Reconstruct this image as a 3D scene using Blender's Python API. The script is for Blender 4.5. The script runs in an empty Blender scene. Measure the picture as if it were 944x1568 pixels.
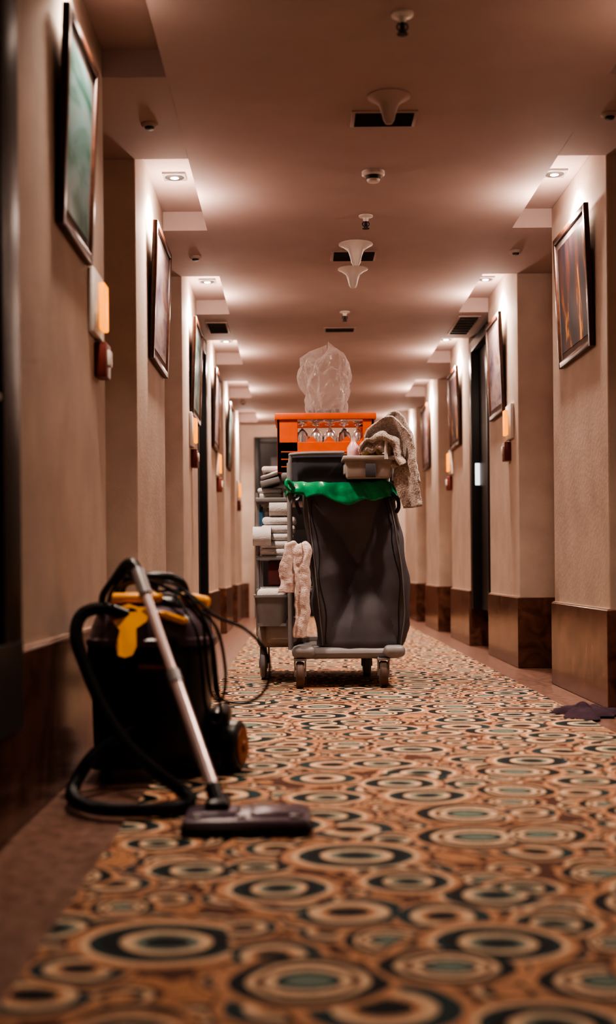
import bpy, bmesh, math, random
from math import sin, cos, pi, radians, sqrt
from mathutils import Vector, Matrix, noise
random.seed(7)
scene = bpy.context.scene
COL = scene.collection

# ------------------------------------------------------------------ materials
def new_mat(name):
    m = bpy.data.materials.new(name); m.use_nodes = True
    nt = m.node_tree
    return m, nt, nt.nodes["Principled BSDF"]

def pmat(name, col, rough=0.5, metal=0.0, nscale=20, namp=0.15, bump=0.0, bscale=60, coat=0.0,
         trans=0.0, alpha=1.0, emis=None, estr=0.0, sheen=0.0, col2=None, detail=4, sss=0.0, ior=None, dist=0.0):
    m, nt, b = new_mat(name)
    N, L = nt.nodes, nt.links
    tc = N.new("ShaderNodeTexCoord")
    nz = N.new("ShaderNodeTexNoise"); nz.inputs["Scale"].default_value = nscale; nz.inputs["Detail"].default_value = detail
    nz.inputs["Distortion"].default_value = dist
    L.new(tc.outputs["Object"], nz.inputs["Vector"])
    cr = N.new("ShaderNodeValToRGB")
    if col2 is None:
        a = [max(0, c*(1-namp)) for c in col]; c2 = [min(1, c*(1+namp)) for c in col]
    else:
        a, c2 = col, col2
    cr.color_ramp.elements[0].position = 0.3; cr.color_ramp.elements[1].position = 0.7
    cr.color_ramp.elements[0].color = (*a, 1); cr.color_ramp.elements[1].color = (*c2, 1)
    L.new(nz.outputs["Fac"], cr.inputs["Fac"]); L.new(cr.outputs["Color"], b.inputs["Base Color"])
    b.inputs["Roughness"].default_value = rough; b.inputs["Metallic"].default_value = metal
    b.inputs["Coat Weight"].default_value = coat
    b.inputs["Transmission Weight"].default_value = trans
    b.inputs["Alpha"].default_value = alpha
    b.inputs["Sheen Weight"].default_value = sheen
    b.inputs["Subsurface Weight"].default_value = sss
    if ior: b.inputs["IOR"].default_value = ior
    if emis:
        b.inputs["Emission Color"].default_value = (*emis, 1); b.inputs["Emission Strength"].default_value = estr
    if bump > 0:
        n2 = N.new("ShaderNodeTexNoise"); n2.inputs["Scale"].default_value = bscale; n2.inputs["Detail"].default_value = 3
        L.new(tc.outputs["Object"], n2.inputs["Vector"])
        bp = N.new("ShaderNodeBump"); bp.inputs["Strength"].default_value = bump; bp.inputs["Distance"].default_value = 0.01
        L.new(n2.outputs["Fac"], bp.inputs["Height"]); L.new(bp.outputs["Normal"], b.inputs["Normal"])
    return m

M = {}
M['wall'] = pmat("wall_plaster", (0.53,0.435,0.375), 0.75, nscale=5, namp=0.10, bump=0.15, bscale=45)
M['ceil'] = pmat("ceiling_paint", (0.41,0.32,0.30), 0.8, nscale=3, namp=0.05, bump=0.05, bscale=120)
M['granite'] = pmat("brown_granite", (0.065,0.028,0.020), 0.2, nscale=7, bump=0.0, col2=(0.22,0.11,0.08), detail=12, dist=1.2)
M['granite_floor'] = pmat("granite_border", (0.15,0.08,0.06), 0.3, nscale=30, col2=(0.32,0.19,0.15), detail=10)
M['ledge'] = pmat("ledge_stone", (0.55,0.42,0.34), 0.35)
M['black'] = pmat("black_lacquer", (0.006,0.008,0.011), 0.45)
M['blackpl'] = pmat("black_plastic", (0.016,0.016,0.020), 0.32, nscale=50, bump=0.03, bscale=200)
M['rubber'] = pmat("black_rubber", (0.016,0.018,0.023), 0.36)
M['greymotor'] = pmat("grey_motor_housing", (0.14,0.105,0.135), 0.28)
M['yellow'] = pmat("yellow_plastic", (0.95,0.42,0.03), 0.35, namp=0.05)
M['orangebrown'] = pmat("orange_hub", (0.28,0.09,0.028), 0.45)
M['chrome'] = pmat("chrome_tube", (0.88,0.73,0.73), 0.28, metal=0.65, namp=0.05)
M['steel'] = pmat("steel_grey", (0.38,0.37,0.38), 0.35, metal=0.5, namp=0.05)
M['mirror'] = pmat("polished_steel", (0.95,0.93,0.93), 0.16, metal=0.75, namp=0.02)
M['white'] = pmat("white_plastic", (0.66,0.62,0.59), 0.4, namp=0.04)
M['beige'] = pmat("beige_plastic", (0.40,0.36,0.34), 0.4, namp=0.05)
M['greypl'] = pmat("grey_plastic", (0.27,0.268,0.28), 0.4, namp=0.08)
M['dgreypl'] = pmat("dark_grey_plastic", (0.085,0.090,0.108), 0.45, namp=0.08)
M['bag'] = pmat("grey_fabric", (0.098,0.094,0.112), 0.5, nscale=6, namp=0.2, bump=0.2, bscale=380)
M['piping'] = pmat("fabric_piping", (0.20,0.20,0.21), 0.6)
M['green'] = pmat("green_liner", (0.012,0.30,0.13), 0.3, nscale=12, namp=0.3, bump=0.3, bscale=25)
M['orange'] = pmat("orange_crate_plastic", (0.85,0.15,0.035), 0.4, namp=0.06)
M['terry'] = pmat("terry_towel", (0.62,0.53,0.49), 0.95, nscale=110, namp=0.4, bump=1.0, bscale=170, sheen=0.4)
M['terrypink'] = pmat("terry_cloth_pink", (0.76,0.60,0.56), 0.95, nscale=90, namp=0.10, bump=0.6, bscale=200, sheen=0.4)
M['linen'] = pmat("white_linen", (0.86,0.84,0.84), 0.9, nscale=30, namp=0.05, bump=0.4, bscale=120)
M['maroon'] = pmat("maroon_box", (0.12,0.03,0.03), 0.5)
M['pink'] = pmat("pink_bottle", (0.80,0.50,0.55), 0.3)
M['blue'] = pmat("blue_bottle", (0.05,0.16,0.28), 0.3)
M['brush'] = pmat("brush_yellow", (0.45,0.33,0.10), 0.7)
M['wheel'] = pmat("wheel_rubber_brown", (0.13,0.085,0.07), 0.6)
M['wheelgrey'] = pmat("wheel_grey", (0.26,0.27,0.30), 0.4)
M['clothdark'] = pmat("purple_cloth", (0.05,0.022,0.04), 0.9, bump=0.5, bscale=150)
M['frame'] = pmat("dark_wood_frame", (0.06,0.022,0.012), 0.35, nscale=40, namp=0.3)
M['mat'] = pmat("picture_mat", (0.18,0.15,0.145), 0.8)
M['redbox'] = pmat("red_alarm", (0.14,0.03,0.022), 0.4)
M['vent'] = pmat("vent_dark", (0.03,0.025,0.022), 0.6)
M['lampglow'] = pmat("lamp_glow", (1,0.85,0.7), 0.5, emis=(1,0.88,0.76), estr=10)
M['amber'] = pmat("amber_glow", (0.25,0.06,0.0), 0.5, emis=(1,0.30,0.0), estr=1.5)
M['label'] = pmat("label_glow", (0.9,0.9,0.9), 0.5, emis=(0.9,0.95,1), estr=1.0)
M['glass'] = pmat("clear_glass", (0.95,0.95,0.97), 0.03, trans=1.0, namp=0.01, ior=1.45)

def plastic_film():
    m, nt, b = new_mat("clear_plastic_film")
    N, L = nt.nodes, nt.links
    out = N["Material Output"]
    b.inputs["Base Color"].default_value = (0.97,0.93,0.93,1); b.inputs["Roughness"].default_value = 0.18
    b.inputs["Specular IOR Level"].default_value = 1.0
    tr = N.new("ShaderNodeBsdfTransparent"); tr.inputs[0].default_value = (0.99,0.98,0.98,1)
    tl = N.new("ShaderNodeBsdfTranslucent"); tl.inputs[0].default_value = (0.95,0.9,0.9,1)
    mx1 = N.new("ShaderNodeMixShader"); mx1.inputs[0].default_value = 0.4
    L.new(b.outputs[0], mx1.inputs[1]); L.new(tl.outputs[0], mx1.inputs[2])
    lw = N.new("ShaderNodeLayerWeight"); lw.inputs[0].default_value = 0.45
    mp = N.new("ShaderNodeMapRange"); mp.inputs[3].default_value = 0.16; mp.inputs[4].default_value = 0.92
    L.new(lw.outputs["Facing"], mp.inputs[0])
    mx = N.new("ShaderNodeMixShader"); L.new(mp.outputs[0], mx.inputs[0])
    L.new(tr.outputs[0], mx.inputs[1]); L.new(mx1.outputs[0], mx.inputs[2])
    L.new(mx.outputs[0], out.inputs["Surface"])
    return m
M['film'] = plastic_film()

def art_mat(name, cols, scale, seed, vert=False):
    m, nt, b = new_mat(name)
    N, L = nt.nodes, nt.links
    tc = N.new("ShaderNodeTexCoord"); mp = N.new("ShaderNodeMapping")
    mp.inputs["Location"].default_value = (seed, seed*1.7, seed*0.3)
    mp.inputs["Scale"].default_value = (1, 2.5 if vert else 1, 1 if vert else 2.5)
    L.new(tc.outputs["Object"], mp.inputs["Vector"])
    nz = N.new("ShaderNodeTexNoise"); nz.inputs["Scale"].default_value = scale; nz.inputs["Detail"].default_value = 6
    nz.inputs["Distortion"].default_value = 0.8
    L.new(mp.outputs[0], nz.inputs["Vector"])
    cr = N.new("ShaderNodeValToRGB"); e = cr.color_ramp.elements
    e[0].position = 0.3; e[1].position = 0.7
    e[0].color = (*cols[0],1); e[1].color = (*cols[-1],1)
    for i, c in enumerate(cols[1:-1]):
        x = e.new(0.3+0.4*(i+1)/(len(cols)-1)); x.color = (*c,1)
    L.new(nz.outputs["Fac"], cr.inputs["Fac"]); L.new(cr.outputs["Color"], b.inputs["Base Color"])
    b.inputs["Roughness"].default_value = 0.5; b.inputs["Specular IOR Level"].default_value = 0.25
    return m
ART = [art_mat("painting_landscape", [(0.015,0.04,0.03),(0.04,0.11,0.09),(0.12,0.20,0.21),(0.20,0.14,0.11)], 2.2, 3.1),
       art_mat("painting_muted", [(0.08,0.05,0.08),(0.18,0.14,0.18),(0.30,0.23,0.23),(0.22,0.09,0.07)], 2.8, 8.2),
       art_mat("painting_ember", [(0.010,0.008,0.014),(0.022,0.016,0.022),(0.07,0.022,0.015),(0.85,0.38,0.08)], 2.6, 6.3, True)]

def carpet_mat():
    m, nt, b = new_mat("carpet_rings")
    N, L = nt.nodes, nt.links
    tc = N.new("ShaderNodeTexCoord")
    wob = N.new("ShaderNodeTexNoise"); wob.inputs["Scale"].default_value = 4
    L.new(tc.outputs["Object"], wob.inputs["Vector"])
    sub = N.new("ShaderNodeVectorMath"); sub.operation = 'SUBTRACT'; sub.inputs[1].default_value = (0.5,0.5,0.5)
    L.new(wob.outputs["Color"], sub.inputs[0])
    scl = N.new("ShaderNodeVectorMath"); scl.operation = 'SCALE'; scl.inputs["Scale"].default_value = 0.05
    L.new(sub.outputs[0], scl.inputs[0])
    add = N.new("ShaderNodeVectorMath"); add.operation = 'ADD'
    L.new(tc.outputs["Object"], add.inputs[0]); L.new(scl.outputs[0], add.inputs[1])
    BLK=(0.005,0.010,0.013); TEAL=(0.010,0.042,0.048); SAGE=(0.17,0.225,0.185); CRM=(0.78,0.54,0.36); TAN=(0.56,0.29,0.165); BRN=(0.11,0.042,0.027)
    ORG=(0.50,0.245,0.125)
    R1=[(0,BLK),(0.22,SAGE),(0.32,CRM),(0.44,BLK),(0.62,TEAL),(0.72,CRM),(0.80,TAN),(0.93,BRN)]
    R2=[(0,SAGE),(0.26,TEAL),(0.36,CRM),(0.48,BRN),(0.56,CRM),(0.66,BLK),(0.86,TAN)]
    R3=[(0,TAN),(0.36,BLK),(0.58,CRM),(0.76,BRN)]
    R4=[(0,BLK),(0.28,TAN),(0.38,CRM),(0.54,TEAL),(0.78,TAN),(0.93,BRN)]
    def ramp(src, stops):
        cr = N.new("ShaderNodeValToRGB"); cr.color_ramp.interpolation = 'CONSTANT'
        e = cr.color_ramp.elements
        e[0].position = 0; e[0].color = (*stops[0][1],1)
        e[1].position = stops[1][0]; e[1].color = (*stops[1][1],1)
        for p,c in stops[2:]:
            x = e.new(p); x.color = (*c,1)
        L.new(src, cr.inputs["Fac"]); return cr.outputs["Color"]
    def math_(op, a, bb):
        n = N.new("ShaderNodeMath"); n.operation = op
        for i,v in enumerate((a,bb)):
            if isinstance(v,(int,float)): n.inputs[i].default_value = v
            else: L.new(v, n.inputs[i])
        return n.outputs[0]
    def mix(f,a,c):
        n = N.new("ShaderNodeMix"); n.data_type='RGBA'
        L.new(f, n.inputs[0])
        for idx,v in ((6,a),(7,c)):
            if isinstance(v,tuple): n.inputs[idx].default_value=(*v,1)
            else: L.new(v,n.inputs[idx])
        return n.outputs[2]
    def layer(scale, off, rnd, rmin, rvar, ra, rb, under, prob=None):
        mp = N.new("ShaderNodeMapping"); mp.inputs["Location"].default_value = off
        mp.inputs["Scale"].default_value=(0.9,1.0,1)
        L.new(add.outputs[0], mp.inputs["Vector"])
        v = N.new("ShaderNodeTexVoronoi"); v.voronoi_dimensions = '2D'
        v.inputs["Scale"].default_value = scale; v.inputs["Randomness"].default_value = rnd
        L.new(mp.outputs[0], v.inputs["Vector"])
        sp = N.new("ShaderNodeSeparateColor"); L.new(v.outputs["Color"], sp.inputs[0])
        rad = math_('ADD', math_('MULTIPLY', sp.outputs[0], rvar), rmin)
        d = math_('DIVIDE', v.outputs["Distance"], rad)
        sel = math_('GREATER_THAN', sp.outputs[1], 0.5)
        c = mix(sel, ramp(d, ra), ramp(d, rb))
        mask = math_('LESS_THAN', d, 1.0)
        if prob is not None: mask = math_('MULTIPLY', mask, math_('LESS_THAN', sp.outputs[2], prob))
        return mix(mask, under, c)
    bgn = N.new("ShaderNodeTexNoise"); bgn.inputs["Scale"].default_value = 9; L.new(tc.outputs["Object"], bgn.inputs["Vector"])
    bg = mix(math_('GREATER_THAN', bgn.outputs["Fac"], 0.5), ORG, BRN)
    c = layer(8.0, (3.3,1.1,0), 0.8, 0.36, 0.2, R3, R4, bg)
    c = layer(5.2, (0.7,2.2,0), 0.85, 0.32, 0.26, R2, R4, c)
    c = layer(4.2, (5.1,7.7,0), 0.9, 0.34, 0.20, R1, R4, c)
    c = layer(3.3, (0.13,0.4,0), 0.8, 0.32, 0.18, R1, R2, c, 0.75)
    pile = N.new("ShaderNodeTexNoise"); pile.inputs["Scale"].default_value = 160; pile.inputs["Detail"].default_value = 3
    L.new(tc.outputs["Object"], pile.inputs["Vector"])
    mr = N.new("ShaderNodeMapRange"); mr.inputs[1].default_value=0.3; mr.inputs[2].default_value=0.7; mr.inputs[3].default_value = 0.66; mr.inputs[4].default_value = 1.25
    L.new(pile.outputs["Fac"], mr.inputs[0])
    mm = N.new("ShaderNodeVectorMath"); mm.operation='SCALE'; L.new(c, mm.inputs[0]); L.new(mr.outputs[0], mm.inputs["Scale"])
    L.new(mm.outputs[0], b.inputs["Base Color"])
    bp = N.new("ShaderNodeBump"); bp.inputs["Strength"].default_value = 0.4; bp.inputs["Distance"].default_value=0.004
    L.new(pile.outputs["Fac"], bp.inputs["Height"]); L.new(bp.outputs[0], b.inputs["Normal"])
    b.inputs["Roughness"].default_value = 0.75; b.inputs["Specular IOR Level"].default_value = 0.3
    return m
M['carpet'] = carpet_mat()

# ------------------------------------------------------------------ mesh builder
def cr_path(pts, n=10, closed=False):
    P = [Vector(p) for p in pts]; out = []
    if len(P) < 3:
        return [P[0].lerp(P[-1], i/n) for i in range(n+1)]
    for i in range(len(P)-1):
        p0 = P[i-1] if i > 0 else P[i]*2-P[i+1]
        p1, p2 = P[i], P[i+1]
        p3 = P[i+2] if i+2 < len(P) else P[i+1]*2-P[i]
        for k in range(n):
            t = k/n
            out.append(0.5*((2*p1)+(-p0+p2)*t+(2*p0-5*p1+4*p2-p3)*t*t+(-p0+3*p1-3*p2+p3)*t*t*t))
    out.append(P[-1]); return out

class MB:
    def __init__(s, name, mats, parent=None, sharp=35):
        s.name, s.mats, s.parent, s.sharp = name, mats, parent, sharp
        s.bm = bmesh.new()
    def _mi(s, m): return s.mats.index(m)
    def box(s, x0,x1,y0,y1,z0,z1, m=None, bev=0.0, seg=2, taper=(0,0), rot=None):
        tx, ty = taper
        vs = []
        for z,t in ((z0,1),(z1,0)):
            for x,y in ((x0+tx*t,y0+ty*t),(x1-tx*t,y0+ty*t),(x1-tx*t,y1-ty*t),(x0+tx*t,y1-ty*t)):
                vs.append(s.bm.verts.new((x,y,z)))
        fs = [(3,2,1,0),(4,5,6,7),(0,1,5,4),(1,2,6,5),(2,3,7,6),(3,0,4,7)]
        faces = [s.bm.faces.new([vs[i] for i in f]) for f in fs]
        mi = s._mi(m) if m else 0
        for f in faces: f.material_index = mi
        if bev > 0:
            es = list({e for f in faces for e in f.edges})
            r = bmesh.ops.bevel(s.bm, geom=es, offset=bev, segments=seg, profile=0.5, affect='EDGES')
            for f in r['faces']: f.material_index = mi
            allv = list({v for f in r['faces'] for v in f.verts} | {v for v in vs if v.is_valid})
        else: allv = vs
        if rot is not None:
            c = Vector(((x0+x1)/2,(y0+y1)/2,(z0+z1)/2))
            for v in allv: v.co = c + rot @ (v.co-c)
        return allv
    def lathe(s, prof, org=(0,0,0), m=None, seg=32, axis='Z', cap=True):
        mi = s._mi(m) if m else 0
        o = Vector(org); rings = []
        A = {'Z':Matrix.Identity(3),'X':Matrix.Rotation(pi/2,3,'Y'),'Y':Matrix.Rotation(-pi/2,3,'X')}.get(axis) if isinstance(axis,str) else axis
        for r,z in prof:
            rings.append([s.bm.verts.new(o + A @ Vector((max(r,1e-4)*cos(2*pi*i/seg), max(r,1e-4)*sin(2*pi*i/seg), z))) for i in range(seg)])
        for a,b in zip(rings, rings[1:]):
            for i in range(seg):
                f = s.bm.faces.new((a[i],a[(i+1)%seg],b[(i+1)%seg],b[i])); f.material_index = mi
        if cap:
            for r in (rings[0], rings[-1]):
                try: f = s.bm.faces.new(r); f.material_index = mi
                except: pass
    def tube(s, pts, rad, m=None, seg=10, n=10, smooth=True, ribs=0, cap=True):
        mi = s._mi(m) if m else 0
        P = cr_path(pts, n) if smooth else [Vector(p) for p in pts]
        if ribs:
            L = [0]
            for a,b in zip(P,P[1:]): L.append(L[-1]+(b-a).length)
            tot = L[-1]; k = int(tot/0.0035); Q = []; j = 0
            for i in range(k+1):
                d = tot*i/k
                while j < len(L)-2 and L[j+1] < d: j += 1
                Q.append(P[j].lerp(P[j+1], (d-L[j])/max(1e-9, L[j+1]-L[j])))
            P = Q
        up = Vector((0.13,0.2,1)).normalized(); rings = []; prev = None
        for i,p in enumerate(P):
            t = (P[min(i+1,len(P)-1)]-P[max(i-1,0)]).normalized()
            nrm = (up - t*up.dot(t)) if prev is None else (prev - t*prev.dot(t))
            nrm.normalize(); prev = nrm; bn = t.cross(nrm)
            f = i/(len(P)-1)
            r = rad(f) if callable(rad) else rad
            if ribs: r *= 1.0 if i % 2 else 0.86
            rings.append([s.bm.verts.new(p+nrm*r*cos(2*pi*k/seg)+bn*r*sin(2*pi*k/seg)) for k in range(seg)])
        for a,b in zip(rings, rings[1:]):
            for i in range(seg):
                f = s.bm.faces.new((a[i],a[(i+1)%seg],b[(i+1)%seg],b[i])); f.material_index = mi
        if cap:
            for r in (rings[0], rings[-1]):
                f = s.bm.faces.new(r); f.material_index = mi
    def grid(s, fn, nu, nv, m=None, closeu=False):
        mi = s._mi(m) if m else 0
        V = [[s.bm.verts.new(fn(i/nu, j/nv)) for j in range(nv+1)] for i in range(nu if closeu else nu+1)]
        K = len(V)
        for i in range(nu):
            a, b = V[i], V[(i+1) % K]
            for j in range(nv):
                f = s.bm.faces.new((a[j],b[j],b[j+1],a[j+1])); f.material_index = mi
        return V
    def done(s, solid=0.0, loc=None, rot=None, subsurf=0):
        bmesh.ops.recalc_face_normals(s.bm, faces=s.bm.faces)
        me = bpy.data.meshes.new(s.name)
        if loc is not None:
            bmesh.ops.translate(s.bm, verts=s.bm.verts, vec=-Vector(loc))
        s.bm.to_mesh(me); s.bm.free()
        for m in s.mats: me.materials.append(M[m] if isinstance(m,str) else m)
        for p in me.polygons: p.use_smooth = True
        me.set_sharp_from_angle(angle=radians(s.sharp))
        o = bpy.data.objects.new(s.name, me); COL.objects.link(o)
        if loc is not None: o.location = loc
        if rot is not None: o.rotation_euler = rot
        if solid:
            md = o.modifiers.new("solid","SOLIDIFY"); md.thickness = solid; md.offset = 0
        if subsurf:
            md = o.modifiers.new("sub","SUBSURF"); md.levels = subsurf; md.render_levels = subsurf
        if s.parent: o.parent = s.parent
        return o

def empty(name, loc=(0,0,0)):
    e = bpy.data.objects.new(name, None); e.location = loc; e.empty_display_size = 0.1
    COL.objects.link(e); return e

# ------------------------------------------------------------------ room
H = 2.41; PK = 0.10; Y0, Y1 = -1.6, 15.5
XL, XR = -0.69, 1.36; RL, RR = -0.93, 1.59
CL, CR_ = -0.458, 1.152
PIER = [(3.25,4.50),(5.40,6.55),(7.58,8.72),(9.72,10.87),(11.87,13.02),(14.02,15.5)]
PL = [(Y0,4.50)]+PIER[1:]
PR = [(Y0,-0.2),(1.1,2.3),(3.25,4.50)]+PIER[1:]
w = MB("wall_left", ['wall'])
w.box(RL-0.15,RL,Y0,Y1,0,H+PK)
for a,b in PL: w.box(RL-0.05,XL,a,b,0,H+PK,bev=0.004,seg=1)
w.done()
w = MB("wall_right", ['wall'])
w.box(RR,RR+0.15,Y0,Y1,0,H+PK)
for a,b in PR: w.box(XR,RR+0.05,a,b,0,H+PK,bev=0.004,seg=1)
w.done()
WH = 0.43
def basebd(name, side):
    w = MB(name, ['granite','ledge'])
    e = 0.016
    if side < 0:
        w.box(RL-0.05,RL+e,Y0+0.01,Y1-0.01,0,WH,'granite')
        for a,b in PL: 
            w.box(RL-0.04,XL+e,a-e,min(b+e,Y1-0.01),0,WH,'granite',bev=0.003,seg=1)
            w.box(RL-0.04,XL+e*0.6,a-e*0.6,min(b+e*0.6,Y1-0.01),WH,WH+0.006,'ledge')
    else:
        w.box(RR-e,RR+0.05,Y0+0.01,Y1-0.01,0,WH,'granite')
        for a,b in PR:
            w.box(XR-e,RR+0.04,a-e,min(b+e,Y1-0.01),0,WH,'granite',bev=0.003,seg=1)
            w.box(XR-e*0.6,RR+0.04,a-e*0.6,min(b+e*0.6,Y1-0.01),WH,WH+0.006,'ledge')
    w.done()
basebd("baseboard_left",-1); basebd("baseboard_right",1)
w = MB("wall_back", ['wall']); w.box(RL-0.15,RR+0.15,Y0-0.15,Y0,0,H+PK); w.done()
w = MB("wall_end", ['wall']); w.box(RL-0.15,RR+0.15,Y1,Y1+0.15,0,H+PK); w.done()
w = MB("baseboard_end", ['granite']); w.box(XL+0.02,-0.60,Y1-0.02,Y1+0.01,0,WH); w.box(0.60,XR-0.02,Y1-0.02,Y1+0.01,0,WH); w.done()

w = MB("ceiling", ['ceil'])
w.box(RL-0.15,RR+0.15,Y0,Y1,H+PK,H+PK+0.1)
w.box(CL,CR_,Y0,Y1,H,H+PK+0.01)
pk = [(1.1,2.3)]+PIER[:-1]+[(14.1,15.2)]
edges = [Y0]+[v for p in pk for v in p]+[Y1]
for i in range(0,len(edges),2):
    w.box(RL-0.05,CL+0.001,edges[i],edges[i+1],H,H+PK+0.01)
    w.box(CR_-0.001,RR+0.05,edges[i],edges[i+1],H,H+PK+0.01)
w.done()
w = MB("floor", ['granite_floor']); w.box(RL-0.15,RR+0.15,Y0-0.15,Y1+0.15,-0.1,0.0); w.done()
w = MB("carpet", ['carpet']); w.box(-0.43,1.17,Y0+0.05,Y1-0.08,0.0,0.008,bev=0.002,seg=1); w.done()

# doors
def end_door():
    d = MB("door_end", ['black','steel'])
    x0,x1 = -0.52,0.52; yb = Y1-0.002
    d.box(x0,x0+0.07,Y1-0.05,yb,0,2.25,'black',bev=0.004)
    d.box(x1-0.07,x1,Y1-0.05,yb,0,2.25,'black',bev=0.004)
    d.box(x0+0.07,x1-0.07,Y1-0.05,yb,2.18,2.25,'black',bev=0.004)
    d.box(x0+0.07,x1-0.07,Y1-0.025,yb,0.01,2.18,'black')
    for za,zb in ((0.2,0.9),(1.1,2.0)):
        d.box(x0+0.2,x1-0.2,Y1-0.032,Y1-0.02,za,zb,'black',bev=0.006)
    d.tube([(x1-0.14,Y1-0.025,1.0),(x1-0.14,Y1-0.08,1.0),(x1-0.26,Y1-0.08,1.0)],0.010,'steel',smooth=False)
    d.done()
end_door()
def side_door(name, side, ya, yb, proud):
    d = MB(name, ['black','steel','label'])
    x = XL if side<0 else XR
    sx = 1 if side<0 else -1
    def bx(px0,px1,a,b,c,e,m,bev=0.0):
        xa,xb = x+sx*px0, x+sx*px1
        d.box(min(xa,xb),max(xa,xb),a,b,c,e,m,bev=bev)
    bx(-0.20,proud,ya,ya+0.06,0.29,2.36,'black',0.003)
    bx(-0.20,proud,yb-0.10,yb,0.29,2.36,'black',0.003)
    bx(-0.20,proud,ya+0.06,yb-0.10,2.28,2.36,'black',0.003)
    bx(-0.20,-0.06,ya+0.06,yb-0.10,0.29,2.28,'black')
    bx(-0.06,-0.03,ya+0.10,ya+0.13,0.95,1.15,'steel',0.004)
    if side>0: bx(-0.075,-0.025,yb-0.104,yb-0.09,1.25,1.42,'label',0.002)
    d.done()
side_door("door_right",1,8.80,9.70,0.0)
side_door("door_left",-1,8.80,9.70,0.0)
d = MB("door_left_near", ['black','steel'])
xw = XL+0.0005; yo = -0.14
d.box(xw,XL+0.03,2.94+yo,3.12+yo,0.45,2.36,'black',bev=0.006)
d.box(xw,XL+0.03,1.95+yo,2.05+yo,0.45,2.36,'black',bev=0.006)
d.box(xw,XL+0.03,2.05+yo,2.94+yo,2.26,2.36,'black',bev=0.006)
d.box(xw,XL+0.012,2.05+yo,2.94+yo,0.45,2.26,'black')
d.box(XL+0.017,XL+0.032,1.95+yo,3.12+yo,0.25,0.46,'black',bev=0.004)
d.tube([(XL+0.012,2.80+yo,1.0),(XL+0.05,2.80+yo,1.0),(XL+0.05,2.69+yo,1.0)],0.009,'steel',smooth=False)
d.done()

# pictures
def picture(side, yc, wdt, z0, z1, art):
    o = MB("framed_picture", ['frame','mat',art])
    t, hh = 0.030, (z1-z0)
    a = 0.024
    y0,y1 = -wdt/2, wdt/2
    o.box(0.0,a,y0,y0+t,0,hh,'frame',bev=0.004); o.box(0.0,a,y1-t,y1,0,hh,'frame',bev=0.004)
    o.box(0.0,a,y0+t,y1-t,0,t,'frame',bev=0.004); o.box(0.0,a,y0+t,y1-t,hh-t,hh,'frame',bev=0.004)
    o.box(0.004,0.012,y0+t-0.002,y1-t+0.002,t-0.002,hh-t+0.002,'mat')
    k = 0.035
    o.box(0.006,0.015,y0+t+k,y1-t-k,t+k,hh-t-k,art)
    ob = o.done()
    tilt = radians(2.2)
    if side<0:
        ob.location = (XL+0.002,yc,z0); ob.rotation_euler = (0,tilt,0)
    else:
        ob.location = (XR-0.002,yc,z0); ob.rotation_euler = (0,tilt,pi)
picture(-1,3.84,0.52,1.63,2.27,ART[0])
picture(-1,6.16,0.66,1.62,2.27,ART[1])
picture(-1,8.38,0.62,1.62,2.27,ART[0])
picture(-1,10.45,0.62,1.62,2.27,ART[1])
picture(-1,12.5,0.62,1.62,2.27,ART[0])
picture(1,5.95,0.68,1.62,2.27,ART[2])
picture(1,8.28,0.56,1.62,2.27,ART[1])
picture(1,10.45,0.6,1.62,2.27,ART[2])
picture(1,12.75,0.6,1.62,2.27,ART[1])

def sconce(side, y):
    e = empty("wall_sconce", (0,0,0))
    s = MB("plate", ['white','amber','redbox','steel'], parent=e)
    x = XL if side<0 else XR; sx = 1 if side<0 else -1
    def bx(p0,p1,a,b,c,d_,m,bev=0.0):
        xa,xb = x+sx*p0, x+sx*p1
        s.box(min(xa,xb),max(xa,xb),a,b,c,d_,m,bev=bev)
    bx(0.0005,0.022,y-0.10,y+0.10,1.42,1.64,'white',0.006)
    bx(0.020,0.042,y+0.0,y+0.085,1.45,1.61,'amber',0.006)
    bx(0.0005,0.042,y+0.02,y+0.12,1.29,1.41,'redbox',0.006)
    bx(0.040,0.052,y+0.045,y+0.095,1.33,1.385,'white',0.004)
    s.done()
    l = bpy.data.lights.new("sconce_lamp",'POINT'); l.energy = 0.10; l.color=(1,0.36,0.05); l.shadow_soft_size=0.02
    lo = bpy.data.objects.new("sconce_lamp",l); lo.location=(x+sx*0.10,y+0.06,1.53); COL.objects.link(lo); lo.parent=e
for sd,y in ((-1,4.24),(-1,8.12),(-1,10.75),(-1,14.45),(1,7.82),(1,10.8)): sconce(sd,y)

# downlights
def downlight(x,y,power,glow=0.0):
    f = MB("recessed_downlight", ['steel','lampglow','vent'])
    z = H+PK
    f.box(x-0.055,x+0.055,y-0.055,y+0.055,z-0.010,z+0.001,'steel',bev=0.003)
    f.lathe([(0.040,-0.013),(0.046,-0.010)],(x,y,z),'vent',seg=24)
    f.lathe([(0.0,-0.0145),(0.018,-0.0145),(0.022,-0.012)],(x,y,z),'lampglow',seg=24)
    fo = f.done(loc=(x,y,z))
    l = bpy.data.lights.new("downlight_spot",'SPOT'); l.energy = power; l.color=(1,0.81,0.67)
    l.spot_size = radians(125); l.spot_blend = 1.0; l.shadow_soft_size = 0.06
    lo = bpy.data.objects.new("downlight_spot",l); COL.objects.link(lo); lo.parent = fo; lo.location=(0,0,-0.03)
    if glow:  # added fill point below the pocket, no fixture of its own; brightens the ceiling
        l2 = bpy.data.lights.new("added_ceiling_fill",'POINT'); l2.energy = glow; l2.color=(1,0.77,0.65); l2.shadow_soft_size=0.03
        l2o = bpy.data.objects.new("added_ceiling_fill",l2); COL.objects.link(l2o); l2o.parent = fo; l2o.location=(0,0,-PK-0.12)
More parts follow.
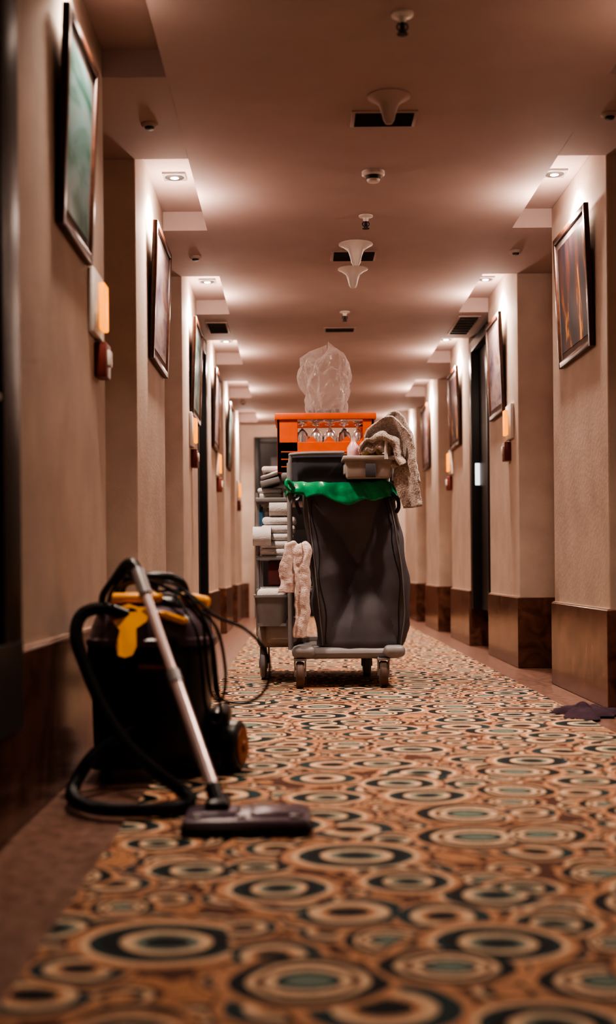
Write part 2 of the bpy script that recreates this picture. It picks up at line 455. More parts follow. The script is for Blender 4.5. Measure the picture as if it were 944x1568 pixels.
for i,(a,b) in enumerate(pk):
    yc = (a+b)/2-0.03
    k = [0.20,0.72,1.05,1.05,1,1,1][min(i,6)]
    g = [0,0.6,9,10,10,10,10][min(i,6)]
    downlight(-0.57,yc,140*k,glow=g)
    downlight(1.25,yc,140*k,glow=g)

# ceiling devices
def sprinkler(x,y):
    s = MB("fire_sprinkler", ['white','vent'])
    s.lathe([(0.0,0),(0.036,0),(0.036,-0.006),(0.016,-0.012),(0.012,-0.03)],(x,y,H),'white',seg=24)
    s.lathe([(0.009,-0.028),(0.009,-0.05),(0.005,-0.055)],(x,y,H),'vent',seg=12)
    for k in range(2):
        sg = 1 if k else -1
        s.tube([(x+sg*0.010,y,H-0.028),(x+sg*0.017,y,H-0.045),(x,y,H-0.064)],0.0028,'vent',seg=6)
    s.lathe([(0.0,-0.064),(0.018,-0.064),(0.018,-0.067),(0.0,-0.068)],(x,y,H),'vent',seg=16)
    s.done()
for x,y in ((0.355,4.0),(0.365,6.3),(0.35,8.67)): sprinkler(x,y)
def detector(x,y,r=0.052):
    s = MB("smoke_detector", ['white','vent'])
    s.lathe([(0,0),(r,0),(r,-0.014),(r*0.85,-0.020)],(x,y,H),'white')
    s.lathe([(r*0.7,-0.018),(r*0.62,-0.036)],(x,y,H),'vent')
    s.lathe([(r*0.62,-0.034),(r*0.5,-0.046),(0,-0.048)],(x,y,H),'white')
    s.done()
detector(0.36,5.6)
def flatdet(x,y,r=0.034):
    s = MB("ceiling_sensor", ['ceil','vent'])
    s.lathe([(0,0),(r,0),(r,-0.006),(r*0.75,-0.014)],(x,y,H),'ceil')
    s.lathe([(r*0.6,-0.012),(r*0.5,-0.022),(0,-0.024)],(x,y,H),'vent')
    s.done()
for x,y in ((-0.575,4.97),(-0.565,7.1),(1.255,7.03),(1.25,4.9),(-0.565,13.4)): flatdet(x,y)
def cone(x,y,s=1.0,m='ceil'):
    c = MB("conical_ceiling_antenna", [m])
    prof=[(0,0),(0.085,0),(0.086,-0.005),(0.066,-0.014),(0.040,-0.034),(0.030,-0.065),(0.023,-0.095),(0.014,-0.110),(0,-0.114)]
    c.lathe([(r*s,z*s) for r,z in prof],(x,y,H),m,seg=40); c.done()
cone(0.363,4.7,0.95); cone(0.34,6.85,1.1,'white'); cone(0.35,7.42,1.05,'white')
def vent(x,y,wx,wy):
    v = MB("ceiling_vent", ['ceil','vent'])
    v.box(x-wx/2,x+wx/2,y-wy/2,y+wy/2,H-0.006,H+0.002,'ceil',bev=0.002)
    v.box(x-wx/2+0.015,x+wx/2-0.015,y-wy/2+0.015,y+wy/2-0.015,H-0.008,H-0.004,'vent')
    n = 7
    for i in range(n):
        yy = y-wy/2+0.02+(wy-0.04)*(i+0.5)/n
        v.box(x-wx/2+0.015,x+wx/2-0.015,yy-0.003,yy+0.006,H-0.013,H-0.007,'vent',rot=Matrix.Rotation(0.5,3,'X'))
    v.done()
vent(0.36,4.93,0.26,0.17); vent(0.34,7.1,0.26,0.22); vent(0.335,9.3,0.24,0.14)
vent(-0.57,9.2,0.16,0.4); vent(1.25,9.2,0.16,0.7)

# ------------------------------------------------------------------ vacuum cleaner
vac = empty("vacuum_cleaner", (0,0,0))
cx, cy = -0.445, 3.80
v = MB("drum", ['blackpl','greymotor','orangebrown','rubber'], parent=vac)
def loft(mb, levels, m, cx, cy, n=48, p=3.0, cap=True):
    def fn(u,vv):
        i = vv*(len(levels)-1); k = min(int(i),len(levels)-2); t = i-k
        a,b = levels[k], levels[k+1]
        rx,ry,z = [a[q]*(1-t)+b[q]*t for q in range(3)]
        th = 2*pi*u; c,s_ = cos(th), sin(th)
        r = (abs(c)**p+abs(s_)**p)**(-1/p)
        return (cx+rx*r*c, cy+ry*r*s_, z)
    V = mb.grid(fn, n, len(levels)-1, m, closeu=True)
    if cap:
        for j in (0,-1):
            f = mb.bm.faces.new([col[j] for col in V]); f.material_index = mb._mi(m)
    return V
loft(v, [(0.165,0.165,0.055),(0.172,0.172,0.07),(0.175,0.175,0.12),(0.182,0.18,0.34),(0.186,0.184,0.36),(0.19,0.188,0.375),(0.19,0.188,0.395)], 'blackpl', cx, cy)
loft(v, [(0.188,0.186,0.395),(0.196,0.194,0.400),(0.196,0.194,0.418),(0.186,0.184,0.425),(0.180,0.178,0.455),(0.165,0.163,0.49),(0.13,0.13,0.515),(0.09,0.09,0.525)], 'greymotor', cx, cy, p=2.5)
v.box(cx-0.185,cx+0.22,cy-0.12,cy+0.22,0.03,0.085,'blackpl',bev=0.02)
v.box(cx+0.17,cx+0.235,cy-0.06,cy+0.16,0.03,0.20,'blackpl',bev=0.025)
v.box(cx-0.02,cx+0.06,cy-0.192,cy-0.175,0.335,0.350,'orangebrown',bev=0.003)
v.box(cx+0.06,cx+0.10,cy-0.205,cy-0.18,0.36,0.425,'blackpl',bev=0.006)
ax = Matrix.Rotation(radians(-14),3,'Z') @ Matrix.Rotation(pi/2,3,'Y') 
v.lathe([(0.0,-0.02),(0.068,-0.02),(0.078,-0.010),(0.078,0.025),(0.070,0.033),(0.05,0.035)],(cx+0.240,cy-0.02,0.0865),'rubber',seg=40,axis=ax)
v.lathe([(0.056,0.030),(0.056,0.038),(0.045,0.042),(0.018,0.040),(0.014,0.048),(0,0.050)],(cx+0.240,cy-0.02,0.0865),'orangebrown',seg=32,axis=ax)
for sx in (1,-1):
    v.lathe([(0,-0.012),(0.026,-0.012),(0.028,-0.006),(0.028,0.006),(0.026,0.012),(0,0.012)],(cx+sx*0.12,cy-0.14,0.0365 if sx>0 else 0.0285),'rubber',seg=24,axis='X')
v.lathe([(0,-0.02),(0.06,-0.02),(0.07,0),(0.06,0.02),(0,0.02)],(cx-0.16,cy+0.10,0.0705),'rubber',seg=32,axis='X')
v.box(cx-0.14,cx+0.14,cy-0.165,cy-0.11,0.04,0.075,'blackpl',bev=0.012)
v.done()
v = MB("head_and_handle", ['blackpl','yellow','greymotor'], parent=vac)
v.tube([(cx-0.11,cy+0.02,0.49),(cx-0.09,cy,0.58),(cx-0.03,cy-0.02,0.60),(cx+0.04,cy-0.02,0.60),(cx+0.09,cy,0.58),(cx+0.11,cy+0.02,0.49)],0.017,'blackpl',seg=12)
v.box(cx-0.09,cx+0.09,cy-0.10,cy+0.10,0.50,0.555,'blackpl',bev=0.03,seg=4,taper=(-0.03,-0.03))
def plate(pts, y, th, m):
    a = [v.bm.verts.new((x,y+dy,z)) for x,z,dy in pts]; b = [v.bm.verts.new((x,y+dy-th,z)) for x,z,dy in pts]
    mi = v._mi(m); n = len(a)
    fs = [v.bm.faces.new(a), v.bm.faces.new(b[::-1])]+[v.bm.faces.new((a[i],a[(i+1)%n],b[(i+1)%n],b[i])) for i in range(n)]
    for f in fs: f.material_index = mi
plate([(-0.53,0.515,0.08),(-0.50,0.525,0.08),(-0.47,0.515,0.08),(-0.435,0.515,0.08),(-0.44,0.475,0.04),(-0.468,0.455,0.015),(-0.465,0.405,0.0),(-0.478,0.378,0.0),(-0.50,0.372,0.0),(-0.52,0.378,0.0),(-0.525,0.405,0.0),(-0.515,0.45,0.015),(-0.54,0.475,0.04),(-0.555,0.49,0.05)], cy-0.198, 0.02,'yellow')
v.box(-0.565,-0.40,cy-0.12,cy+0.05,0.524,0.556,'yellow',bev=0.014,seg=3)
v.box(-0.36,-0.265,cy-0.09,cy+0.02,0.512,0.55,'yellow',bev=0.014,seg=3,rot=Matrix.Rotation(radians(12),3,'Y'))
v.box(-0.625,-0.575,cy-0.12,cy-0.04,0.500,0.522,'yellow',bev=0.009,rot=Matrix.Rotation(radians(-12),3,'Y'))
v.box(-0.41,-0.32,cy-0.20,cy-0.13,0.475,0.495,'yellow',bev=0.009,rot=Matrix.Rotation(radians(18),3,'Y'))
v.done()
h = MB("hose", ['rubber','blackpl'], parent=vac)
hp = [(-0.50,3.66,0.49),(-0.56,3.60,0.515),(-0.615,3.55,0.50),(-0.625,3.50,0.44),(-0.585,3.44,0.35),(-0.53,3.38,0.25),(-0.455,3.32,0.155),(-0.365,3.27,0.085),(-0.295,3.22,0.045),(-0.285,3.14,0.03),(-0.35,3.08,0.03),(-0.43,3.08,0.03),(-0.52,3.12,0.03),(-0.585,3.22,0.035),(-0.605,3.36,0.05),(-0.57,3.46,0.11),(-0.51,3.55,0.15),(-0.47,3.60,0.165)]
h.tube(hp,0.0185,'rubber',seg=14,n=8,ribs=1)
h.lathe([(0.028,-0.04),(0.028,0.02),(0.022,0.04)],(-0.47,3.615,0.165),'blackpl',axis='Y',seg=24)
h.lathe([(0.028,-0.03),(0.028,0.03),(0.022,0.04)],(-0.49,3.68,0.485),'blackpl',axis='Y',seg=24)
h.done()
wd = MB("wand", ['chrome','blackpl','steel'], parent=vac)
A = Vector((-0.447,3.48,0.622)); B = Vector((-0.195,2.985,0.065))
mid = A.lerp(B,0.5)
wd.tube([A.lerp(B,0.0),mid],0.0135,'chrome',smooth=False,seg=20)
wd.tube([mid.lerp(A,0.03),B.lerp(A,0.06)],0.0165,'chrome',smooth=False,seg=20)
wd.tube([mid.lerp(A,0.05),mid.lerp(B,0.05)],0.0195,'steel',smooth=False,seg=20)
wd.tube([B.lerp(A,0.06),B],0.020,'blackpl',smooth=False,seg=20)
wd.tube([A.lerp(B,0.10),A,A+Vector((-0.03,0.03,0.02)),A+Vector((-0.075,0.07,-0.03))],0.017,'blackpl',seg=16)
wd.tube([A.lerp(B,0.0),A.lerp(B,0.12)],0.0185,'steel',smooth=False,seg=16)
wd.done()
fb = MB("floor_nozzle", ['greymotor','blackpl','steel'], parent=vac)
fb.box(-0.275,0.03,2.85,3.04,0.012,0.036,'blackpl',bev=0.010,seg=3)
fb.box(-0.272,0.027,2.853,3.037,0.026,0.048,'greymotor',bev=0.011,seg=4)
fb.box(-0.255,-0.14,2.90,3.01,0.042,0.056,'greymotor',bev=0.006,seg=3)
fb.box(-0.115,0.01,2.90,3.01,0.042,0.056,'greymotor',bev=0.006,seg=3)
fb.box(-0.225,-0.165,2.93,3.03,0.045,0.078,'blackpl',bev=0.014,seg=3)
for x in (-0.24,-0.135,-0.01):
    fb.lathe([(0.012,0),(0.012,0.007),(0,0.009)],(x,2.885,0.047),'steel',seg=16)
fb.box(-0.255,0.01,2.858,2.872,0.008,0.016,'blackpl')
fb.box(-0.255,0.01,3.01,3.025,0.008,0.016,'blackpl')
fb.done()
cb = MB("power_cable", ['rubber','yellow'], parent=vac)
cb.tube([(-0.42,3.70,0.56),(-0.33,3.66,0.56),(-0.24,3.62,0.49),(-0.15,3.6,0.45),(-0.09,3.6,0.38),(-0.085,3.6,0.30),(-0.12,3.6,0.25),(-0.18,3.6,0.235),(-0.235,3.6,0.26),(-0.245,3.6,0.34),(-0.26,3.62,0.44),(-0.34,3.68,0.545)],0.0048,'rubber',seg=8)
cb.tube([(-0.38,3.66,0.565),(-0.30,3.6,0.53),(-0.25,3.6,0.42),(-0.235,3.6,0.30),(-0.225,3.6,0.20),(-0.25,3.6,0.18),(-0.27,3.6,0.24),(-0.28,3.6,0.36),(-0.30,3.62,0.46),(-0.36,3.66,0.55)],0.0048,'rubber',seg=8)
cb.tube([(-0.46,3.66,0.575),(-0.36,3.6,0.585),(-0.28,3.58,0.50),(-0.265,3.58,0.38),(-0.25,3.58,0.27),(-0.22,3.58,0.25),(-0.21,3.6,0.33),(-0.24,3.62,0.46),(-0.33,3.66,0.535)],0.0048,'rubber',seg=8)
cb.tube([(-0.56,3.66,0.52),(-0.53,3.6,0.575),(-0.47,3.56,0.60),(-0.40,3.56,0.585),(-0.33,3.58,0.55),(-0.29,3.62,0.53)],0.0055,'rubber',seg=8)
cb.tube([(-0.58,3.68,0.50),(-0.56,3.6,0.56),(-0.50,3.58,0.62),(-0.45,3.58,0.60),(-0.41,3.62,0.57)],0.010,'rubber',seg=8)
cb.done()

# ------------------------------------------------------------------ housekeeping cart
cart = empty("housekeeping_cart", (0,0,0))
b = MB("base_platform", ['greypl','beige','dgreypl'], parent=cart)
b.box(-0.02,0.54,6.36,7.45,0.155,0.215,'greypl',bev=0.03,seg=4)
b.box(-0.03,0.09,6.31,6.42,0.165,0.225,'greypl',bev=0.025,seg=3)
b.box(0.44,0.55,6.31,6.42,0.165,0.225,'greypl',bev=0.025,seg=3)
b.box(-0.22,0.05,6.78,7.50,0.19,0.31,'beige',bev=0.03,seg=3)
b.box(-0.17,0.0,6.62,6.80,0.22,0.36,'beige',bev=0.03,seg=3)
b.done()
b = MB("casters", ['wheel','wheelgrey','steel','greypl'], parent=cart)
def caster(x,y,r,t,m):
    b.lathe([(0,-t/2),(r*0.55,-t/2),(r*0.9,-t/2),(r,-t*0.3),(r,t*0.3),(r*0.9,t/2),(r*0.55,t/2),(0,t/2)],(x,y,r+0.008),m,seg=32,axis='X')
    b.lathe([(0,-t*0.56),(r*0.5,-t*0.56),(r*0.5,t*0.56),(0,t*0.56)],(x,y,r+0.008),'greypl',seg=24,axis='X')
    for sx in (1,-1):
        b.box(x+sx*(t/2+0.006)-0.004,x+sx*(t/2+0.006)+0.004,y-0.02,y+0.02,r,0.165,'steel',bev=0.002)
    b.box(x-t/2-0.012,x+t/2+0.012,y-0.035,y+0.035,2*r+0.012,2*r+0.024 if 2*r+0.024<0.17 else 0.17,'steel',bev=0.003)
caster(0.012,6.36,0.068,0.042,'wheel'); caster(0.44,6.38,0.068,0.042,'wheel')
caster(0.39,7.02,0.068,0.042,'wheelgrey')
r=0.10
b.lathe([(0,-0.018),(r*0.8,-0.018),(r,-0.01),(r,0.01),(r*0.8,0.018),(0,0.018)],(-0.19,6.90,r+0.008),'wheelgrey',seg=40,axis='X')
b.lathe([(0,-0.026),(r*0.4,-0.024),(r*0.4,0.024),(0,0.026)],(-0.19,6.90,r+0.008),'greypl',seg=24,axis='X')
b.box(-0.165,-0.155,6.87,6.93,0.1,0.22,'steel')
b.done()
f = MB("frame_posts", ['greypl','steel','dgreypl'], parent=cart)
for x,y in ((-0.035,6.44),(0.50,6.44)):
    f.tube([(x,y,0.2),(x,y,1.17)],0.014,'greypl',smooth=False,seg=12)
for x,y in ((-0.215,6.84),(-0.215,7.42),(0.48,7.42),(-0.06,6.84)):
    f.tube([(x,y,0.25),(x,y,1.04)],0.012,'steel',smooth=False,seg=12)
for z in (0.50,0.68,1.0):
    f.box(-0.225,0.48,6.80,7.45,z-0.012,z+0.012,'greypl',bev=0.006)
f.box(-0.08,0.50,6.62,7.45,1.10,1.135,'greypl',bev=0.012)
f.tube([(0.48,7.42,0.25),(0.48,7.42,1.11)],0.012,'steel',smooth=False,seg=12)
f.tube([(-0.04,6.40,1.04),(0.0,6.36,1.045),(0.48,6.36,1.045),(0.52,6.40,1.04),(0.52,6.78,1.04)],0.012,'greypl',seg=10)
f.tube([(-0.04,6.40,1.04),(-0.04,6.80,1.04)],0.012,'greypl',seg=10,smooth=False)
f.done()

p = MB("top_bin", ['dgreypl','greypl'], parent=cart)
loft(p, [(0.25,0.12,1.04),(0.265,0.135,1.19),(0.275,0.145,1.20),(0.275,0.145,1.215),(0.262,0.132,1.215),(0.25,0.12,1.15)], 'dgreypl', 0.235, 6.60, p=6, cap=False)
p.box(-0.005,0.475,6.50,6.70,1.15,1.16,'dgreypl')
p.tube([(-0.035,6.44,1.05),(-0.03,6.44,1.19),(0.0,6.435,1.215),(0.25,6.43,1.22)],0.010,'greypl',seg=10)
p.done()

bg = MB("laundry_bag", ['bag'], parent=cart, sharp=14)
zt, zb = 1.03, 0.19
def bagspan(vv):
    xl = 0.025 + 0.085*vv
    xr = 0.50 + 0.085*sin(min(1,vv*1.25)*pi/2) - 0.03*max(0,vv-0.8)*5
    return xl, xr
def bagfn(u, vv):
    z = zt + (zb-zt)*vv
    xl, xr = bagspan(vv)
    cxx, hw = (xl+xr)/2, (xr-xl)/2
    hd = 0.20 - 0.02*vv + 0.06*sin(vv*pi)
    if vv > 0.93: 
        k = (vv-0.93)/0.07; hw *= 1-0.10*k*k; hd *= 1-0.12*k*k
    th = 2*pi*u; c,s_ = cos(th), sin(th); pw=5.0
    r = (abs(c)**pw+abs(s_)**pw)**(-1/pw)
    x = cxx+hw*r*c; y = 6.55+hd*r*s_
    q = (x-cxx)/hw
    t = (vv-0.47)/0.50
    if s_ < 0:
        w_ = max(0,1-abs(q)**8)
        d_ = max(abs(q)*1.12, abs(t)*0.98)
        y += (0.20*(1-min(1,d_))-0.01)*w_
        an = math.atan2(t, q)
        y += 0.012*abs(sin(an*3.0+0.6))*min(1,d_*1.5)*w_
        y += 0.020*noise.noise(Vector((x*7,z*4,9.3)))*w_
    y += 0.008*noise.noise(Vector((x*11,z*8,1.3)))
    x += 0.012*noise.noise(Vector((y*9,z*8,4.7)))
    x += 0.010*sin(z*26)*abs(c)**6*min(1,vv*2)
    return (x,y,z)
V = bg.grid(bagfn, 180, 110, 'bag', closeu=True)
bg.bm.faces.new([c_[-1] for c_ in V])
bg.done()
pp = MB("bag_piping", ['piping','blackpl'], parent=cart)
def bagpt(q, vv, off=0.004):
    best=None
    for i in range(240,480):
        u=i/480
        x,y,z = bagfn(u,vv)
        xl, xr = bagspan(vv)
        qq=(x-(xl+xr)/2)/((xr-xl)/2)
        if best is None or abs(qq-q)<best[0]: best=(abs(qq-q),(x,y-off,z))
    return best[1]
for qs in (-0.90,0.86):
    pp.tube([bagpt(qs, k/14*0.9+0.06) for k in range(15)],0.0035,'piping',seg=6,n=4)
for qs in (-0.80,0.76):
    pp.tube([bagpt(qs*(1+0.04*sin(k)), k/14*0.88+0.07,0.002) for k in range(15)],0.0022,'blackpl',seg=6,n=4)
pp.tube([(0.49,6.33,1.0),(0.515,6.31,0.97),(0.52,6.31,0.93),(0.51,6.33,0.905)],0.010,'blackpl')
pp.tube([(0.02,6.34,0.99),(0.0,6.31,0.96),(0.02,6.33,0.90)],0.010,'blackpl')
pp.done()

gl = MB("green_liner", ['green'], parent=cart, sharp=60)
def glfn(u, vv):
    th = 2*pi*u; c,s_ = cos(th), sin(th); pw=5.0
    r = (abs(c)**pw+abs(s_)**pw)**(-1/pw)
    cxx, cyy, hw, hd = 0.248, 6.56, 0.275, 0.232
    x0 = cxx+hw*r*c; y0 = cyy+hd*r*s_
    sag = -0.030*cos(c*1.4)*(1 if s_<0 else 0.3)
    a = vv*pi
    o = 0.020*(1-cos(a))-0.018
    zz = 1.058+sag*0.6+0.018*sin(min(a,pi))
    if vv > 0.5:
        drop = (0.076+0.016*sin(c*5+1)+0.02*noise.noise(Vector((x0*14,y0*14,0))))
        if x0 < 0.06: drop *= 0.6
        zz -= (vv-0.5)*2*drop
    else: zz -= (0.5-vv)*0.10
    n_ = noise.noise(Vector((x0*16,y0*16,zz*22)))*0.010 + 0.005*sin(u*150+zz*40)*vv
    return (x0+(o+n_)*c*r, y0+(o+n_)*s_*r, zz+0.008*noise.noise(Vector((x0*22,y0*22,3))))
gl.grid(glfn, 240, 16, 'green', closeu=True)
gl.tube([(-0.02,6.34,1.045),(-0.045,6.32,1.07),(-0.05,6.31,1.045),(-0.03,6.31,1.02)],lambda f:0.012*(1-0.4*f),'green',seg=8)
gl.done(solid=0.001)

oc = MB("orange_crate", ['orange'], parent=cart)
x0,x1,y0,y1,z0,z1 = -0.10,0.42,6.66,7.06,1.135,1.455
t=0.014
oc.box(x0,x1,y0,y1,z0,z0+0.012,'orange')
for (a,b_,c_,d_) in ((x0,x1,y0,y0+t),(x0,x1,y1-t,y1),(x0,x0+t,y0,y1),(x1-t,x1,y0,y1)):
    oc.box(a,b_,c_,d_,z0,z0+0.165,'orange',bev=0.002,seg=1)
oc.box(x0-0.012,x1+0.012,y0-0.012,y0+t,z1-0.035,z1,'orange',bev=0.005)
oc.box(x0-0.012,x1+0.012,y1-t,y1+0.012,z1-0.035,z1,'orange',bev=0.005)
oc.box(x0-0.012,x0+t,y0,y1,z1-0.035,z1,'orange',bev=0.005)
oc.box(x1-t,x1+0.012,y0,y1,z1-0.035,z1,'orange',bev=0.005)
for x in (x0,x1):
    for y in (y0,y1):
        sx = 1 if x==x0 else -1; sy = 1 if y==y0 else -1
        xa,xb = sorted((x,x+sx*(0.11 if x==x0 else 0.06))); ya,yb = sorted((y,y+sy*t))
        oc.box(xa,xb,ya,yb,z0,z1-0.02,'orange',bev=0.002,seg=1)
        xa,xb = sorted((x,x+sx*t)); ya,yb = sorted((y,y+sy*0.08))
        oc.box(xa,xb,ya,yb,z0,z1-0.02,'orange',bev=0.002,seg=1)
for k in range(1,5):
    yy = y0+(y1-y0)*k/5
    for xx in (x0,x1-t): oc.box(xx,xx+t,yy-0.012,yy+0.012,z0,z1-0.02,'orange')
def wav(u,vv):
    x = x0+0.09+(x1-x0-0.14)*u
    return (x, y0+0.004, z0+0.150+vv*(0.024+0.020*cos(u*2*pi*4)))
oc.grid(wav,64,3,'orange')
for vv in range(3):
    oc.box(x0+0.02,x1-0.02,y0-0.003,y0+0.004,z0+0.03+vv*0.04,z0+0.036+vv*0.04,'orange')
oc.done()
gg = MB("drinking_glasses", ['glass','mirror'], parent=cart)
for r_ in range(2):
    for k in range(5):
        gx = 0.035+k*0.076; gy = 6.72+0.11*r_
        gz = 1.285
        prof = [(0.030,0.0),(0.034,0.02),(0.034,0.045),(0.029,0.065),(0.016,0.083),(0.006,0.092),(0.005,0.115),(0.008,0.120),(0.028,0.125),(0.028,0.129),(0.0,0.130)]
        gg.lathe(prof,(gx,gy,gz),'glass' if (k*2+r_)%3==0 else 'mirror',seg=24,cap=False)
gg.done()
gr = MB("glass_rack_shelf",['dgreypl'],parent=cart)
gr.box(x0+0.015,x1-0.015,y0+0.02,y1-0.02,1.25,1.262,'dgreypl'); gr.done()

pb = MB("clear_plastic_bag", ['film','greypl'], parent=cart, sharp=10)
def pbfn(u, vv):
    th = 2*pi*u
    prof = [0.100,0.118,0.128,0.133,0.140,0.145,0.148,0.145,0.135,0.100,0.005]
    i = vv*(len(prof)-1); k=min(int(i),len(prof)-2); t_=i-k
    r = prof[k]*(1-t_)+prof[k+1]*t_
    z = 1.435+0.40*(vv**0.92)
    d = Vector((cos(th)*1.1, sin(th)*1.1, vv*2.4))+Vector((3,1,7))
    vd, vp = noise.voronoi(d*1.3)
    vd2, vp2 = noise.voronoi(d*2.4)
    n1 = vd[1]-vd[0]
    n2 = noise.noise(d*0.8)
    r *= 0.87 + 0.26*n1 + 0.08*(vd2[1]-vd2[0]) + 0.22*n2
    return (0.175+0.01*(vv-0.5)+r*cos(th), 6.84+r*sin(th)*0.9, z+0.07*n2*vv)
pb.grid(pbfn, 110, 70, 'film', closeu=True)
for k in range(4):
    pb.lathe([(0.018,0),(0.018,0.055),(0.01,0.065)],(0.09+k*0.045,6.80,1.43),'greypl',seg=14)
pb.done()

cd = MB("cleaning_caddy", ['beige','pink','brush','white','dgreypl'], parent=cart)
cd.box(0.245,0.49,6.27,6.36,1.075,1.185,'beige',bev=0.010,seg=3,taper=(0.010,0.005))
cd.box(0.245,0.49,6.36,6.50,1.10,1.16,'beige',bev=0.010,seg=3)
cd.box(0.235,0.50,6.26,6.52,1.165,1.190,'beige',bev=0.008,seg=3)
cd.box(0.35,0.405,6.263,6.30,1.08,1.15,'dgreypl',bev=0.006)
cd.lathe([(0.0,0),(0.030,0),(0.032,0.01),(0.032,0.06),(0.016,0.085),(0.012,0.095),(0.012,0.11),(0,0.112)],(0.295,6.38,1.18),'pink',seg=24)
cd.lathe([(0.0,0),(0.028,0),(0.028,0.08),(0.012,0.10),(0.012,0.12),(0,0.12)],(0.37,6.45,1.18),'white',seg=24)
cd.tube([(0.40,6.34,1.17),(0.39,6.32,1.24),(0.36,6.31,1.27)],0.014,'brush',seg=10)
cd.tube([(0.35,6.32,1.18),(0.36,6.31,1.21),(0.40,6.31,1.23),(0.43,6.32,1.20)],0.018,'brush',seg=10)
cd.tube([(0.455,6.26,1.17),(0.455,6.26,1.25),(0.46,6.26,1.27)],0.009,'white',seg=10)
cd.tube([(0.44,6.26,1.27),(0.475,6.26,1.27)],0.008,'white',seg=10,smooth=False)
cd.done()

def sheet(name, path, width_fn, axis_fn, thick, mat, nu=90, nv=36, fold=0.012, ff=3, seedv=0):
    tw = MB(name, [mat], parent=cart, sharp=80)
    P = cr_path(path, 16)
    def fn(u,vv):
        i = u*(len(P)-1); k=min(int(i),len(P)-2); p = P[k].lerp(P[k+1],i-k)
        wv = width_fn(u); ax = Vector(axis_fn(u)).normalized()
        s_ = vv-0.5
        tdir = (P[k+1]-P[k]).normalized(); nn = tdir.cross(ax).normalized()
        q = p + ax*wv*s_
        q += nn*(fold*sin(vv*2*pi*ff+u*2+seedv+2.5*noise.noise(Vector((u*3,seedv,1)))) + 1.3*fold*noise.noise(Vector((q.x*14,q.y*14,q.z*9+seedv))))
        q += ax*0.02*noise.noise(Vector((u*5,seedv,2.2)))
        q += Vector((noise.noise(q*40),noise.noise(q*40+Vector((5,5,5))),noise.noise(q*40+Vector((9,1,4)))))*0.004
        return q
    tw.grid(fn,nu,nv,mat)
    return tw.done(solid=thick)
def perp(a0,a1,yy):
    def f_(u):
        a = radians(a0+(a1-a0)*u)
        return (cos(a),yy,sin(a))
    return f_
sheet("terry_towel", [(0.36,6.36,1.20),(0.385,6.33,1.27),(0.44,6.31,1.315),(0.505,6.30,1.30),(0.545,6.29,1.20),(0.563,6.28,1.08),(0.585,6.28,0.925)],
      lambda u:(0.10+0.06*sin(u*pi))*(1 if u>0.15 else 0.6+u*2.6), perp(135,5,-0.55), 0.012,'terry',fold=0.012,ff=1.2)
sheet("terry_towel_fold", [(0.42,6.40,1.27),(0.46,6.39,1.345),(0.51,6.38,1.375),(0.55,6.36,1.31),(0.575,6.34,1.20),(0.59,6.33,1.05)],
      lambda u:0.12-0.02*u, perp(140,5,-0.8), 0.012,'terry',fold=0.014,ff=1.4,seedv=3)
sheet("terry_towel_bunch", [(0.34,6.33,1.20),(0.37,6.29,1.24),(0.43,6.27,1.26),(0.49,6.27,1.23),(0.53,6.275,1.14)],
      lambda u:0.07+0.03*sin(u*pi), perp(120,20,-0.5), 0.012,'terry',fold=0.014,ff=1.6,seedv=11)
sheet("hanging_cloth", [(0.0,6.37,0.74),(-0.01,6.33,0.755),(-0.02,6.30,0.73),(-0.035,6.295,0.62),(-0.035,6.295,0.50)],
      lambda u:0.04+0.10*u, lambda u:(1,0.35,0), 0.008,'terrypink',fold=0.008,ff=1.1,seedv=5)
sheet("hanging_cloth_under", [(0.02,6.37,0.74),(0.02,6.33,0.73),(0.03,6.315,0.60),(0.03,6.31,0.42),(0.015,6.31,0.27)],
      lambda u:0.10-0.03*u, lambda u:(1,0.3,0), 0.008,'terrypink',fold=0.008,ff=1.2,seedv=8)

sc = MB("shelf_linens", ['linen','maroon','blue','white','greypl','dgreypl','beige','steel'], parent=cart)
def folded(x0,x1,y0,y1,z,n,h):
    for i in range(n):
        j = random.uniform(-0.008,0.008)
        sc.box(x0+j,x1+j,y0,y1,z+i*h,z+(i+1)*h*0.98,'linen',bev=h*0.45,seg=4)
folded(-0.20,-0.02,6.81,7.1,0.692,3,0.042)
folded(-0.19,0.0,6.81,7.1,0.818,2,0.045)
folded(-0.20,-0.04,7.12,7.4,0.692,5,0.042)
sc.lathe([(0.018,-0.05),(0.052,-0.05),(0.052,0.05),(0.018,0.05)],(-0.19,6.80,0.80),'linen',axis='X',seg=28)
sc.lathe([(0.018,-0.05),(0.045,-0.05),(0.045,0.05),(0.018,0.05)],(-0.10,6.84,0.955),'linen',axis='X',seg=28)
sc.box(-0.16,-0.045,6.83,7.0,0.53,0.665,'maroon',bev=0.008)
sc.box(-0.15,-0.05,6.84,6.99,0.66,0.675,'linen',bev=0.004)
for x,y,m in ((-0.205,6.86,'blue'),(-0.17,6.90,'white'),(-0.20,7.05,'blue')):
    sc.lathe([(0,0),(0.025,0),(0.025,0.07),(0.010,0.09),(0.010,0.11),(0,0.11)],(x,y,0.865),m,seg=20)
folded(-0.21,-0.07,6.90,7.2,1.012,2,0.03)
sc.box(-0.20,-0.07,6.82,7.3,1.085,1.12,'greypl',bev=0.010,rot=Matrix.Rotation(radians(-14),3,'Y'))
sc.box(-0.20,-0.07,6.82,7.3,1.125,1.15,'steel',bev=0.010,rot=Matrix.Rotation(radians(-18),3,'Y'))
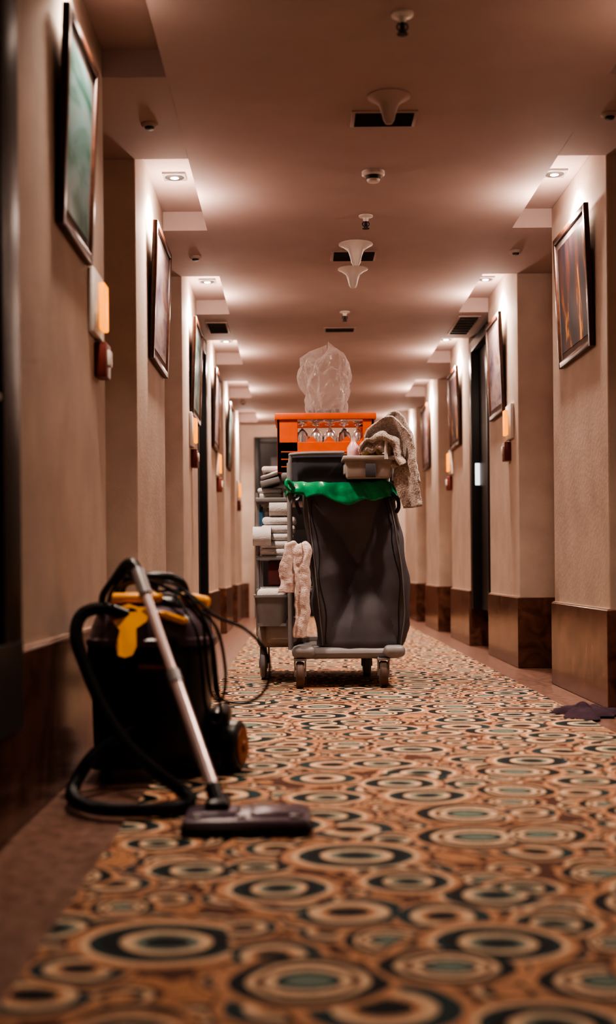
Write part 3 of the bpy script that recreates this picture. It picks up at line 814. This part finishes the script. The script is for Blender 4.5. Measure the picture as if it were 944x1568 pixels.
folded(-0.19,-0.09,6.86,7.2,1.155,1,0.035)
sc.done()
bn = MB("side_bin", ['greypl','linen','beige'], parent=cart)
loft(bn, [(0.075,0.10,0.315),(0.092,0.125,0.465),(0.098,0.131,0.470),(0.098,0.131,0.482),(0.090,0.123,0.482),(0.074,0.10,0.325)], 'greypl', -0.135, 6.70, p=6, cap=False)
bn.box(-0.21,-0.06,6.6,6.8,0.315,0.33,'greypl')
bn.box(-0.215,-0.06,6.59,6.81,0.44,0.515,'linen',bev=0.028,seg=4)
bn.box(-0.20,-0.05,6.84,7.05,0.205,0.31,'beige',bev=0.02)
bn.done()

rg = MB("crumpled_cloth", ['clothdark'], sharp=60)
def rgf(u,vv):
    r_ = vv*(1+0.25*sin(u*2*pi*3+1)+0.15*sin(u*2*pi*7))
    x = 1.19+0.13*r_*cos(2*pi*u); y = 5.15+0.16*r_*sin(2*pi*u)
    z = 0.010+0.05*(1-vv**2)*(0.6+0.9*abs(noise.noise(Vector((x*14,y*14,0)))))
    return (min(x,1.33),y,z)
rg.grid(rgf,64,18,'clothdark',closeu=True)
rg.done()

# ------------------------------------------------------------------ world, camera
wd_ = bpy.data.worlds.new("World"); scene.world = wd_; wd_.use_nodes = True
wd_.node_tree.nodes["Background"].inputs[0].default_value = (0.10,0.05,0.04,1)
wd_.node_tree.nodes["Background"].inputs[1].default_value = 0.2
cam = bpy.data.cameras.new("camera"); co = bpy.data.objects.new("camera", cam); COL.objects.link(co)
co.location = (0,0,0.63)
co.rotation_euler = (Matrix.Rotation(pi/2,3,'X') @ Matrix.Rotation(radians(-0.5),3,'Z')).to_euler()
cam.sensor_fit = 'VERTICAL'; cam.sensor_height = 36; cam.lens = 43.62
cam.shift_x = 0.0108; cam.shift_y = 0.0536
cam.clip_start = 0.05
cam.dof.use_dof = True; cam.dof.focus_distance = 6.4; cam.dof.aperture_fstop = 1.7
scene.camera = co
scene.view_settings.view_transform = 'AgX'
try: scene.view_settings.look = 'AgX - High Contrast'
except Exception: pass
scene.view_settings.exposure = 0.22
